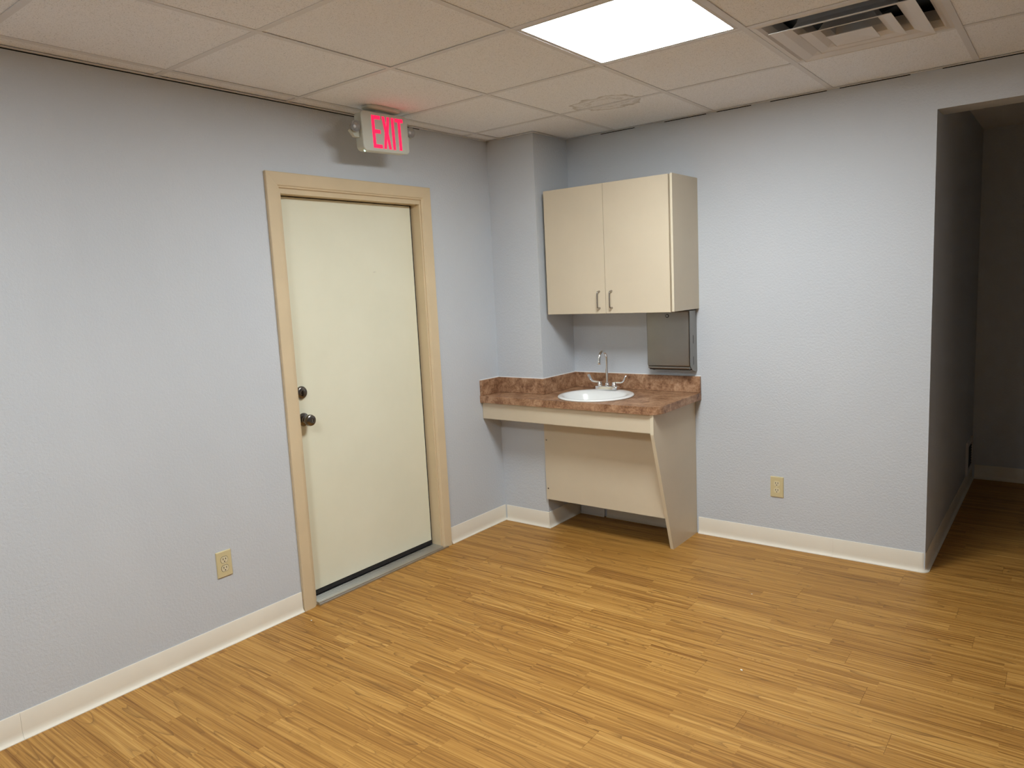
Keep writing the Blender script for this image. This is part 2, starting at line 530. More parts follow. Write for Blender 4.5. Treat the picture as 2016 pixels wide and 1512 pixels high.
# ------------------------------------------------------------------ ceiling vent
def ceiling_vent():
    i, j = VENT_CELL
    cx, cy = (xs[i] + xs[i + 1]) / 2, (ys[j] + ys[j + 1]) / 2
    t = tag(empty('ceiling_vent', (cx, cy, H)), 'white square louvred air vent set in the ceiling grid', 'vent')
    def ring(bm, h0, z0, h1, z1):
        A = [bm.verts.new((cx + a * h0, cy + b * h0, z0)) for a, b in ((-1, -1), (1, -1), (1, 1), (-1, 1))]
        C = [bm.verts.new((cx + a * h1, cy + b * h1, z1)) for a, b in ((-1, -1), (1, -1), (1, 1), (-1, 1))]
        for k in range(4): bm.faces.new((A[k], A[(k + 1) % 4], C[(k + 1) % 4], C[k]))
    def cone(name, prof, thick=0.0012):
        bm = B()
        for (h0, z0), (h1, z1) in zip(prof, prof[1:]): ring(bm, h0, z0, h1, z1)
        bmesh.ops.remove_doubles(bm, verts=bm.verts, dist=1e-5)
        o = obj(name, bm, M['vent'], t)
        s = o.modifiers.new('solid', 'SOLIDIFY'); s.thickness = thick; s.offset = 0
        return o
    z = H
    cone('outer_frame', [(T / 2 - BW, z + 0.001), (0.279, z + 0.001), (0.272, z - 0.001), (0.262, z + 0.006), (0.250, z + 0.030), (0.246, z + 0.068)])
    cone('louver', [(0.2385, z - 0.022), (0.2360, z - 0.020), (0.200, z - 0.014), (0.174, z - 0.004), (0.160, z + 0.018), (0.153, z + 0.050)])
    cone('louver', [(0.1545, z - 0.024), (0.1520, z - 0.022), (0.120, z - 0.016), (0.098, z - 0.005), (0.085, z + 0.018), (0.080, z + 0.050)])
    cone('louver', [(0.0785, z - 0.032), (0.0760, z - 0.030), (0.040, z - 0.026), (0.001, z - 0.024)])
    bm = B(); lathe(bm, [(0.150, 0.0), (0.150, 0.022), (0.0, 0.022)], (cx, cy, z + 0.070), seg=32)
    obj('duct_collar', bm, M['duct'], t, angle=40)
    bm = B()
    box(bm, cx - 0.30, cx + 0.30, cy - 0.30, cy + 0.30, z + 0.094, z + 0.096)
    obj('back_pan', bm, M['duct'], t)  # pan coloured dark so the openings between louvres read as shade
    for a in (0.35, 1.9):
        bm = B(); c, s = math.cos(a), math.sin(a)
        tube(bm, [(cx - 0.14 * c, cy - 0.14 * s, z + 0.074), (cx + 0.14 * c, cy + 0.14 * s, z + 0.074)], 0.0035, 8)
        obj('damper_rod', bm, M['duct_metal'], t)
ceiling_vent()

# ------------------------------------------------------------------ baseboards
PROF = [(0, 0), (0.0175, 0), (0.0175, 0.0028), (0.0115, 0.0062), (0.0070, 0.0125), (0.0048, 0.021), (0.0042, 0.030), (0.0042, 0.097), (0.0030, 0.0995), (0, 0.0995)]
def base_root(name, label): return tag(empty(name), label, 'baseboard', 'structure')
def seg(root, path, m='base', prof=PROF, name='baseboard_strip'):
    bm = B(); sweep(bm, path, prof); return obj(name, bm, M[m], root, angle=50)
b = base_root('baseboard_left', 'almond vinyl cove baseboard along the wall with the door')
e = 0.0003
seg(b, [(0, -3.1815 - e), (0, YF)])
seg(b, [(0, -1.976), (0, -3.1815 + e)])
seg(b, [(0, -YC - 0.0005), (0, -0.898)])
b = base_root('baseboard_column', 'almond vinyl baseboard wrapped round the corner column')
seg(b, [(XC, -YC), (0.0180, -YC)])
seg(b, [(XC, -0.0005), (XC, -YC)])
# little outside-corner cap so the two strips meet
bm = B(); box(bm, XC - 0.001, XC + 0.0040, -YC - 0.0040, -YC + 0.001, 0.0, 0.0993); obj('corner_cap', bm, M['base'], b)
bm = B(); prism(bm, [(XC, -YC), (XC, -YC - 0.0172), (XC + 0.0172, -YC - 0.0172), (XC + 0.0172, -YC)], 'z', 0, 0.0024); obj('corner_cap', bm, M['base'], b)
b = base_root('baseboard_back', 'almond vinyl cove baseboard along the sink wall')
seg(b, [(1.160, 0), (0.560, 0)])
seg(b, [(1.9495 - e, 0), (1.192, 0)])
R = 0.018
arc = [(XE - R + R * math.sin(a), R - R * math.cos(a)) for a in [PI / 2 * k / 6 for k in range(7)]]
seg(b, ([(1.9495 + e, 0)] + arc + [(XE, 0.31)])[::-1])
b = base_root('baseboard_hall', 'shadowed baseboard running round the hallway')
seg(b, [(XE, HY), (XE, 0.312)])
seg(b, [(HXR, HY), (XE + 0.018, HY)])
b = base_root('baseboard_right', 'almond vinyl baseboard on the right wall')
seg(b, [(XR, YF), (XR, 0)])
b = base_root('baseboard_front', 'almond vinyl baseboard behind the viewer')
seg(b, [(0, YF), (XR, YF)])
# loose white piece of base leaning under the sink
bm = B(); sweep(bm, [(0.545, -0.004), (0.368, -0.004)], [(0, 0), (0.018, 0), (0.016, 0.004), (0.009, 0.010), (0.006, 0.020), (0.006, 0.14), (0, 0.14)])
tag(obj('loose_base_strip', bm, M['base_white'], angle=50), 'short loose piece of white baseboard standing under the sink', 'baseboard piece')

# ------------------------------------------------------------------ door
def build_door():
    t = tag(empty('door_1', (0, -1.44, 0)), 'cream flush exit door in a tan painted frame', 'door', 'structure')
    Y0, Y1 = -1.892, -0.990          # jamb faces
    ZS = 1.998
    bm = B(); box(bm, -0.104, -0.060, -1.888, -1.0045, 0.046, 1.993, 0.0015, 1)
    slab = obj('door_slab', bm, M['door'], t)
    # weather strip behind the gaps and behind the sweep
    for a in ((-0.100, -0.070, Y0, -1.8885, 0.0, ZS), (-0.100, -0.070, -1.004, Y1, 0.0, ZS), (-0.100, -0.070, -1.8885, -1.004, 1.9935, ZS)):
        bm = B(); box(bm, *a); obj('weather_strip', bm, M['rubber'], t)
    bm = B(); box(bm, -0.098, -0.058, -1.886, -1.006, 0.024, 0.0455); obj('door_sweep', bm, M['rubber'], t)
    # jambs
    for a in ((-0.14, 0.0, DY0, Y0, 0.0, ZS), (-0.14, 0.0, Y1, DY1, 0.0, ZS), (-0.14, 0.0, DY0, DY1, ZS, DZ)):
        bm = B(); box(bm, *a); obj('jamb', bm, M['trim'], t)
    # mitred casing with a moulded inner edge; profile (offset outwards from the opening, x)
    ci0, ci1, cz = -1.902, -0.980, 2.022
    prof = [(0.0, 0.0), (0.0, 0.006), (0.003, 0.009), (0.008, 0.0095), (0.011, 0.0135), (0.016, 0.0145), (0.060, 0.0175), (0.067, 0.0175), (0.070, 0.0150), (0.070, 0.0)]
    def stick(f0, f1):
        bm = B()
        A = [bm.verts.new(f0(o, d)) for o, d in prof]; C = [bm.verts.new(f1(o, d)) for o, d in prof]
        n = len(prof)
        for k in range(n): bm.faces.new((A[k], C[k], C[(k + 1) % n], A[(k + 1) % n]))
        bm.faces.new(A); bm.faces.new(C[::-1])
        obj('casing', bm, M['trim'], t)
    g = 0.0004
    stick(lambda o, d: (d, ci0 - o, 0.0), lambda o, d: (d, ci0 - o, cz + o - g))
    stick(lambda o, d: (d, ci1 + o, 0.0), lambda o, d: (d, ci1 + o, cz + o - g))
    stick(lambda o, d: (d, ci0 - o, cz + o), lambda o, d: (d, ci1 + o, cz + o))
    # threshold: fluted aluminium
    bm = B()
    pts = [(-0.13, 0.0), (-0.13, 0.018), (-0.055, 0.018)]
    x = -0.052
    while x < 0.004:
        pts += [(x, 0.018), (x + 0.0015, 0.0165), (x + 0.0065, 0.0165), (x + 0.008, 0.018)]
        x += 0.011
    pts += [(0.012, 0.017), (0.020, 0.0145), (0.0205, 0.009), (0.019, 0.009), (0.0245, 0.0085), (0.026, 0.004), (0.026, 0.0)]
    A = [bm.verts.new((x, Y0 + 0.0005, z)) for x, z in pts]; C = [bm.verts.new((x, Y1 - 0.0005, z)) for x, z in pts]
    n = len(pts)
    for k in range(n): bm.faces.new((A[k], C[k], C[(k + 1) % n], A[(k + 1) % n]))
    bm.faces.new(A); bm.faces.new(C[::-1])
    obj('threshold', bm, M['alu'], t)
    bm = B(); box(bm, 0.0185, 0.027, Y0 + 0.001, -0.950, 0.0, 0.0075); obj('threshold_lip', bm, M['alu'], t)
    # knob
    ky, kz, kx = -1.832, 0.922, -0.060
    bm = B(); lathe(bm, [(0.0, 0.0), (0.033, 0.0), (0.033, 0.003), (0.030, 0.007), (0.016, 0.010), (0.0125, 0.014), (0.0125, 0.030), (0.017, 0.034), (0.026, 0.040), (0.0285, 0.048), (0.0285, 0.056), (0.026, 0.064), (0.020, 0.068), (0.012, 0.0685), (0.012, 0.0665), (0.0, 0.0665)], (kx, ky, kz), 'x', 36)
    kn = obj('door_knob', bm, M['pewter'], t, angle=35)
    bm = B(); box(bm, kx + 0.066, kx + 0.070, ky - 0.0022, ky + 0.0022, kz - 0.007, kz + 0.007, 0.0008, 1); obj('lock_button', bm, M['nickel'], kn)
    # deadbolt
    dy, dz = -1.832, 1.056
    bm = B(); lathe(bm, [(0.0, 0.0), (0.032, 0.0), (0.032, 0.004), (0.029, 0.010), (0.024, 0.013), (0.013, 0.0135), (0.011, 0.016), (0.0, 0.016)], (kx, dy, dz), 'x', 36)
    db = obj('deadbolt', bm, M['pewter'], t, angle=35)
    bm = B(); box(bm, kx + 0.014, kx + 0.030, dy - 0.004, dy + 0.004, dz - 0.018, dz + 0.012, 0.003, 2); obj('thumb_turn', bm, M['pewter'], db, angle=40)
build_door()

# ------------------------------------------------------------------ exit sign
def exit_sign():
    cx, cy, cz = 0.19, -1.405, 2.294
    t = tag(empty('exit_sign', (cx, cy, H)), 'grey ceiling-mounted exit sign with glowing red letters and two lamps', 'exit sign')
    rot = Matrix.Translation((cx, cy, cz)) @ Matrix.Rotation(math.radians(1.8), 4, 'X') @ Matrix.Translation((-cx, -cy, -cz))
    def put(name, bm, m, par=t, tilt=True, **k):
        if tilt: bmesh.ops.transform(bm, matrix=rot, verts=bm.verts)
        return obj(name, bm, m, par, **k)
    w2, h2 = 0.152, 0.092
    bm = B(); prism(bm, rrect(cy - w2 + 0.003, cy + w2 - 0.003, cz - h2 + 0.003, cz + h2 - 0.003, 0.022, 6), 'x', cx - 0.028, cx + 0.012)
    put('back_housing', bm, M['sign'])
    def plate(bm, grow, x): return [bm.verts.new((x, u, v)) for u, v in rrect(cy - w2 + grow, cy + w2 - grow, cz - h2 + grow, cz + h2 - grow, 0.022, 6)]
    bm = B()
    rows = [plate(bm, 0.0, cx + 0.0125), plate(bm, 0.0, cx + 0.021), plate(bm, 0.0025, cx + 0.0245), plate(bm, 0.006, cx + 0.0255)]
    n = len(rows[0])
    for A, C in zip(rows, rows[1:]):
        for k in range(n): bm.faces.new((A[k], A[(k + 1) % n], C[(k + 1) % n], C[k]))
    bm.faces.new(rows[0]); bm.faces.new(rows[-1][::-1])
    face = put('face_plate', bm, M['sign'], angle=30)
    # letters: strokes in (u = y offset from the left edge, v = z from the letter base)
    L = cy - w2
    zb, hh, s = cz - 0.076, 0.152, 0.0175
    xf = cx + 0.0256
    def strokes(name, polys):
        bm = B()
        for p in polys: prism(bm, [(L + u, zb + v) for u, v in p], 'x', xf - 0.001, xf + 0.0009)
        put(name, bm, M['red'], face)
    E0 = 0.062
    def r4(u0, u1, v0, v1): return [(u0, v0), (u1, v0), (u1, v1), (u0, v1)]
    strokes('letter_e', [[(E0, 0), (E0 + 0.058, 0), (E0 + 0.058, s), (E0 + s, s), (E0 + s, 0.069), (E0 + 0.053, 0.069), (E0 + 0.053, 0.069 + s), (E0 + s, 0.069 + s), (E0 + s, hh - s), (E0 + 0.056, hh - s), (E0 + 0.056, hh), (E0, hh)]])
    X0, xw, q = 0.129, 0.051, 0.0175
    m = X0 + xw / 2
    strokes('letter_x', [[(X0, 0), (X0 + q, 0), (m, 0.052), (X0 + xw - q, 0), (X0 + xw, 0), (m + 0.0125, hh / 2), (X0 + xw, hh), (X0 + xw - q, hh), (m, hh - 0.052), (X0 + q, hh), (X0, hh), (m - 0.0125, hh / 2)]])
    strokes('letter_i', [r4(0.1905, 0.1905 + s, 0, hh)])
    T0 = 0.2155
    strokes('letter_t', [[(T0 + 0.0185, 0), (T0 + 0.0185 + s, 0), (T0 + 0.0185 + s, hh - s), (T0 + 0.054, hh - s), (T0 + 0.054, hh), (T0, hh), (T0, hh - s), (T0 + 0.0185, hh - s)]])
    # ceiling canopy and stem
    bm = B()
    pl = []
    for k in range(28):
        a = 2 * PI * k / 28
        c, s_ = math.cos(a), math.sin(a)
        pl.append((cx + 0.000 + math.copysign(abs(c) ** 0.7, c) * 0.048, cy + math.copysign(abs(s_) ** 0.6, s_) * 0.108))
    rows = [[bm.verts.new((cx + (x - cx) * g, cy + (y - cy) * g, z)) for x, y in pl] for g, z in ((1.0, H + 0.0002), (1.0, H - 0.008), (0.90, H - 0.0135))]
    for A, C in zip(rows, rows[1:]):
        for k in range(28): bm.faces.new((A[k], A[(k + 1) % 28], C[(k + 1) % 28], C[k]))
    bm.faces.new(rows[0]); bm.faces.new(rows[-1][::-1])
    put('ceiling_canopy', bm, M['sign'], tilt=False, angle=35)
    bm = B(); box(bm, cx - 0.018, cx + 0.008, cy - 0.045, cy + 0.045, cz + h2 - 0.006, H - 0.012, 0.003, 1); put('mount_stem', bm, M['sign'], tilt=False)
    # emergency lamp heads on side arms
    for sgn, name in ((-1, 'lamp_head'), (1, 'lamp_head')):
        hy = cy + sgn * (w2 + 0.030)
        hz = cz + 0.018 + (0.004 if sgn > 0 else -0.002)
        bm = B(); prism(bm, [(cy + sgn * (w2 - 0.006), hz - 0.045), (cy + sgn * (w2 - 0.006), hz - 0.005), (hy + sgn * 0.006, hz - 0.004), (hy + sgn * 0.022, hz - 0.016), (hy - sgn * 0.004, hz - 0.045)], 'x', cx - 0.020, cx + 0.000)
        put('lamp_arm', bm, M['sign'])
        bm = B(); lathe(bm, [(0.0, -0.014), (0.016, -0.014), (0.023, 0.000), (0.0265, 0.010), (0.0265, 0.014), (0.024, 0.014), (0.021, 0.006), (0.010, -0.004), (0.0, -0.005)], (cx + 0.004, hy, hz), 'x', 28)
        hd = put(name, bm, M['reflector'], angle=40)
        bm = B(); lathe(bm, [(0.0, 0.0), (0.006, 0.001), (0.008, 0.005), (0.006, 0.010), (0.0, 0.012)], (cx + 0.001, hy, hz), 'x', 16); put('bulb', bm, M['bulb'], hd, smooth=True)
        bm = B(); lathe(bm, [(0.0, 0.0), (0.0235, 0.0), (0.0235, 0.0012), (0.012, 0.003), (0.0, 0.0034)], (cx + 0.0165, hy, hz), 'x', 28); put('lens', bm, M['lens'], hd, angle=40)
    bm = B(); lathe(bm, [(0.0, -0.0045), (0.003, -0.0035), (0.0042, 0.0), (0.0042, 0.004), (0.0, 0.004)], (cx + 0.006, cy - w2 + 0.020, cz - h2 + 0.0015), 'z', 14)
    put('indicator_light', bm, M['green'], smooth=True)
exit_sign()

# ------------------------------------------------------------------ wall cabinet
def wall_cabinet():
    x0, x1, y0, z0, z1 = 0.383, 1.213, -0.327, 1.341, 2.072
    t = tag(empty('wall_cabinet', ((x0 + x1) / 2, 0, z0)), 'almond two-door cabinet hung on the wall above the sink', 'cabinet')
    yf = y0 + 0.019
    bm = B()
    p = 0.016
    box(bm, x0, x0 + p, yf + 0.002, -0.0005, z0, z1 - 0.002)
    box(bm, x1 - 0.030, x1 - 0.012, yf + 0.002, -0.0005, z0, z1 - 0.002)
    box(bm, x0 + p, x1 - 0.030, yf + 0.002, -0.0005, z0 + 0.004, z0 + 0.004 + p)
    box(bm, x0 + p, x1 - 0.030, yf + 0.002, -0.0005, z1 - 0.020, z1 - 0.004)
    box(bm, x0 + p, x1 - 0.030, -0.008, -0.0005, z0 + 0.02, z1 - 0.02)
    obj('carcass', bm, M['cabinet'], t)
    bm = B(); box(bm, x1 - 0.0115, x1, y0 - 0.0005, -0.0005, z0 + 0.001, z1, 0.0008, 1)
    ep = obj('end_panel', bm, M['cabinet'], t)
    bm = B(); box(bm, x1 - 0.0112, x1 - 0.0004, y0 - 0.0016, y0 - 0.0006, z0 + 0.0015, z1 - 0.0005); obj('edge_band', bm, M['cabinet_edge'], ep)
    xm = 0.7885
    for a, b, hx in ((x0, xm - 0.0012, 0.748), (xm + 0.0012, x1 - 0.0235, 0.829)):
        bm = B(); box(bm, a, b, y0, yf, z0 - 0.001, z1 - 0.0015, 0.0010, 1)
        d = obj('cabinet_door', bm, M['cabinet'], t)
        bm = B(); box(bm, a + 0.001, b - 0.001, y0 + 0.001, yf - 0.001, z0 - 0.0016, z0 - 0.0008); obj('edge_band', bm, M['cabinet_edge'], d)
        zc, hl, pr = 1.4185, 0.048, 0.026
        path = [(hx, y0 - 0.0002, zc + hl), (hx, y0 - pr * 0.5, zc + hl - 0.001)]
        for k in range(7):
            an = PI / 2 * k / 6
            path.append((hx, y0 - pr + 0.010 - 0.010 * math.sin(an), zc + hl - 0.011 + 0.010 * math.cos(an)))
        path += [(q[0], q[1], 2 * zc - q[2]) for q in path[::-1]]
        n = len(path)
        rs = [0.0062, 0.0050] + [0.0040] * (n - 4) + [0.0050, 0.0062]
        bm = B(); tube(bm, path, rs, 12); obj('handle', bm, M['nickel'], d, angle=50)
wall_cabinet()

# ------------------------------------------------------------------ countertop with backsplash
CZ, CB, CF, CX1 = 0.853, 0.811, -0.560, 1.218
SX, SY, SR = 0.700, -0.325, 0.2255
def countertop():
    t = tag(empty('countertop', (0.6, -0.3, CB)), 'brown mottled laminate countertop with matching backsplash', 'countertop')
    bm = B()
    r = 0.075
    pts = [(0.001, -YC - 0.001), (0.001, CF)]
    for k in range(9):
        a = -PI / 2 + PI / 2 * k / 8
        pts.append((CX1 - r + r * math.cos(a), CF + r + r * math.sin(a)))
    pts += [(CX1, -0.001), (XC + 0.001, -0.001), (XC + 0.001, -YC - 0.001)]
    A = [bm.verts.new((x, y, CB)) for x, y in pts]; Cc = [bm.verts.new((x, y, CZ)) for x, y in pts]
    n = len(pts)
    for k in range(n): bm.faces.new((A[k], A[(k + 1) % n], Cc[(k + 1) % n], Cc[k]))
    # top and bottom with a round sink cut-out
    rc = SR - 0.018
    def cap(ring, z):
        cut = [bm.verts.new((SX + rc * math.cos(2 * PI * k / 40), SY + rc * math.sin(2 * PI * k / 40), z)) for k in range(40)]
        es = [bm.edges.get((ring[k], ring[(k + 1) % n])) or bm.edges.new((ring[k], ring[(k + 1) % n])) for k in range(n)]
        es += [bm.edges.new((cut[k], cut[(k + 1) % 40])) for k in range(40)]
        bmesh.ops.triangle_fill(bm, edges=es, use_beauty=True, use_dissolve=False)
        return cut
    c0, c1 = cap(A, CB), cap(Cc, CZ)
    for k in range(40): bm.faces.new((c0[k], c0[(k + 1) % 40], c1[(k + 1) % 40], c1[k]))
    # drop anything filled inside the hole
    bad = [f for f in bm.faces if abs(f.normal.z) > 0.5 and all((Vector((v.co.x - SX, v.co.y - SY)).length < rc + 1e-4) for v in f.verts)]
    bmesh.ops.delete(bm, geom=bad, context='FACES')
    obj('slab', bm, M['laminate'], t)
    th, zt = 0.019, 0.949
    g = 0.0008
    for name, b in (('backsplash', (0.0008, th, CF + 0.004, -YC - 0.0008)), ('backsplash', (th + g, XC + th, -YC - th, -YC - 0.0008)),
                    ('backsplash', (XC + 0.0008, XC + th, -YC, -th - g)), ('backsplash', (XC + 0.0008, CX1, -th, -0.0008))):
        bm = B(); box(bm, b[0], b[1], b[2], b[3], CZ + 0.0012, zt, 0.0008, 1); obj(name, bm, M['laminate'], t)
    # thin caulk bead on top of the splash
    bm = B()
    sweep(bm, [(CX1, 0), (XC, 0), (XC, -YC), (0, -YC), (0, CF + 0.004)], [(0.0, zt), (0.0045, zt), (0.0035, zt + 0.0022), (0.0, zt + 0.0035)])
    obj('caulk_bead', bm, M['base_white'], t)
countertop()

# ------------------------------------------------------------------ sink base: apron, side panel, access panel
def sink_vanity():
    t = tag(empty('sink_vanity', (0.6, -0.3, 0)), 'open almond wheelchair-height sink vanity with a slanted side panel', 'vanity')
    bm = B(); box(bm, 0.002, 1.1605, -0.540, -0.521, 0.708, CB - 0.001, 0.001, 1)
    ap = obj('apron', bm, M['cabinet'], t)
    bm = B(); box(bm, 0.003, 1.160, -0.5395, -0.5215, 0.7068, 0.7078); obj('edge_band', bm, M['cabinet_edge'], ap)
    bm = B(); prism(bm, [(-0.002, 0.0), (-0.328, 0.0), (-0.541, 0.700), (-0.541, CB - 0.001), (-0.002, CB - 0.001)], 'x', 1.1612, 1.1805)
    sp = obj('side_panel', bm, M['cabinet'], t)
    bm = B()
    e = 0.0012
    prism(bm, [(-0.328, 0.0005), (-0.328 - e, 0.0005), (-0.541 - e, 0.7002), (-0.541 - e, CB - 0.002), (-0.541, CB - 0.002), (-0.541, 0.700)], 'x', 1.1614, 1.1803)
    obj('edge_band', bm, M['cabinet_edge'], sp)
    bm = B(); box(bm, XC + 0.003, 1.1600, -0.383, -0.367, 0.193, 0.690, 0.001, 1)
    pn = obj('access_panel', bm, M['cabinet'], t)
    bm = B(); box(bm, XC + 0.004, 1.1595, -0.3825, -0.3675, 0.1920, 0.1929); obj('edge_band', bm, M['cabinet_edge'], pn)
    for z in (0.262, 0.570):
        bm = B(); lathe(bm, [(0.0, -0.0005), (0.0055, -0.0005), (0.0045, 0.0015), (0.0, 0.002)], (XC + 0.018, -0.383, z), '-y', 12); obj('screw', bm, M['pewter'], pn, angle=40)
sink_vanity()

# ------------------------------------------------------------------ sink
def sink():
    t = tag(empty('sink', (SX, SY, CZ)), 'round white porcelain drop-in sink in the countertop', 'sink')
    prof = [(SR - 0.004, 0.0004), (SR, 0.003), (SR - 0.001, 0.008), (SR - 0.007, 0.0115), (SR - 0.022, 0.0120), (SR - 0.033, 0.0105), (SR - 0.041, 0.004), (SR - 0.048, -0.012), (SR - 0.062, -0.055), (SR - 0.090, -0.098), (SR - 0.140, -0.122), (0.024, -0.130), (0.022, -0.133),
            (0.022, -0.140), (SR - 0.136, -0.132), (SR - 0.084, -0.106), (SR - 0.054, -0.060), (SR - 0.040, -0.010), (SR - 0.030, 0.0004), (SR - 0.004, 0.0004)]
    # rear deck for the faucet: shrink the bowl towards the front
    bm = B()
    seg_n = 64
    rings = []
    for i, (r, h) in enumerate(prof):
        bowl = max(0.0, min(1.0, (SR - 0.020 - r) / 0.025))
        ring = []
        for k in range(seg_n):
            a = 2 * PI * k / seg_n
            x, y = r * math.cos(a), r * math.sin(a)
            if y > 0: y *= 1 - 0.26 * bowl * (y / max(r, 1e-6)) ** 1
            y -= 0.012 * bowl
            ring.append(bm.verts.new((SX + x, SY + y, CZ + h)))
        rings.append(ring)
    for A, C in zip(rings, rings[1:]):
        for k in range(seg_n): bm.faces.new((A[k], A[(k + 1) % seg_n], C[(k + 1) % seg_n], C[k]))
    bmesh.ops.remove_doubles(bm, verts=bm.verts, dist=1e-6)
    obj('basin', bm, M['porcelain'], t, smooth=True)
    bm = B(); lathe(bm, [(0.0, -0.1335), (0.010, -0.1335), (0.012, -0.131), (0.021, -0.130), (0.0235, -0.1285), (0.0235, -0.1275), (0.019, -0.1265), (0.012, -0.128), (0.0, -0.128)], (SX, SY - 0.012, CZ), 'z', 24)
    obj('drain', bm, M['chrome'], t, angle=40)
sink()

# ------------------------------------------------------------------ faucet
def faucet():
    fx, fy, z = 0.676, -0.147, CZ + 0.0118
    t = tag(empty('faucet', (fx, fy, z)), 'chrome gooseneck faucet with two wing handles behind the sink', 'faucet')
    bm = B()
    rows = []
    for g, h in ((0.0, 0.0002), (0.0, 0.018), (0.002, 0.0225), (0.006, 0.0245)):
        rows.append([bm.verts.new((x, y, z + h)) for x, y in rrect(fx - 0.077 + g, fx + 0.077 - g, fy - 0.024 + g, fy + 0.024 - g, 0.008, 4)])
    n = len(rows[0])
    for A, C in zip(rows, rows[1:]):
        for k in range(n): bm.faces.new((A[k], A[(k + 1) % n], C[(k + 1) % n], C[k]))
    bm.faces.new(rows[0][::-1]); bm.faces.new(rows[-1])
    obj('base_plate', bm, M['chrome'], t, angle=35)
    zb = z + 0.0240
    bm = B(); lathe(bm, [(0.0, 0.0), (0.0135, 0.0), (0.0140, 0.006), (0.0105, 0.010), (0.0125, 0.014), (0.0125, 0.018), (0.0088, 0.021), (0.0, 0.021)], (fx, fy, zb), 'z', 24); obj('spout_collar', bm, M['chrome'], t, angle=40)
    R_, top = 0.043, 1.112
    zc = top - 0.0085 - R_
    path = [(fx, fy, zb + 0.018), (fx, fy, zb + 0.08), (fx, fy, zc)]
    for k in range(1, 15):
        a = PI * 1.02 * k / 14
        path.append((fx, fy - R_ + R_ * math.cos(a), zc + R_ * math.sin(a)))
    path.append((fx, fy - 2 * R_ - 0.001, zc - 0.012))
    bm = B(); tube(bm, path, 0.0082, 16); sp = obj('spout', bm, M['chrome'], t, angle=50)
    bm = B(); lathe(bm, [(0.0, 0.0), (0.0088, 0.0), (0.0098, 0.003), (0.0098, 0.018), (0.0085, 0.022), (0.0, 0.022)], (fx, fy - 2 * R_ - 0.001, zc - 0.030), 'z', 20); obj('aerator', bm, M['chrome'], sp, angle=40)
    for s in (-1, 1):
        hx = fx + s * 0.0508
        bm = B(); lathe(bm, [(0.0, 0.0), (0.0175, 0.0), (0.0175, 0.004), (0.0155, 0.007), (0.0150, 0.022), (0.0135, 0.026), (0.0, 0.026)], (hx, fy, zb), 'z', 24)
        hb = obj('valve_hub', bm, M['chrome'], t, angle=40)
        # wing blade: flat bar leaving the hub and curling up to a broad paddle
        prof = [(0.000, 0.0235, 0.0085), (0.022, 0.0235, 0.0080), (0.045, 0.0245, 0.0080), (0.058, 0.0290, 0.0090), (0.068, 0.0385, 0.0120), (0.075, 0.0510, 0.0140), (0.079, 0.0610, 0.0130), (0.081, 0.0670, 0.0075)]
        bm = B(); rows = []
        for i, (d, h, wd) in enumerate(prof):
            a, c = prof[max(i - 1, 0)], prof[min(i + 1, len(prof) - 1)]
            tv = Vector((c[0] - a[0], c[1] - a[1])).normalized(); nv = Vector((-tv.y, tv.x)) * 0.0040
            rows.append([bm.verts.new((hx + s * (d + e1 * nv.x), fy + e2 * wd, zb + h + e1 * nv.y)) for e1, e2 in ((-1, -0.8), (0, -1), (1, -0.8), (1, 0.8), (0, 1), (-1, 0.8))])
        for A, C in zip(rows, rows[1:]):
            for k in range(6): bm.faces.new((A[k], A[(k + 1) % 6], C[(k + 1) % 6], C[k]))
        bm.faces.new(rows[0]); bm.faces.new(rows[-1])
        obj('wing_handle', bm, M['chrome'], hb, angle=50)
faucet()

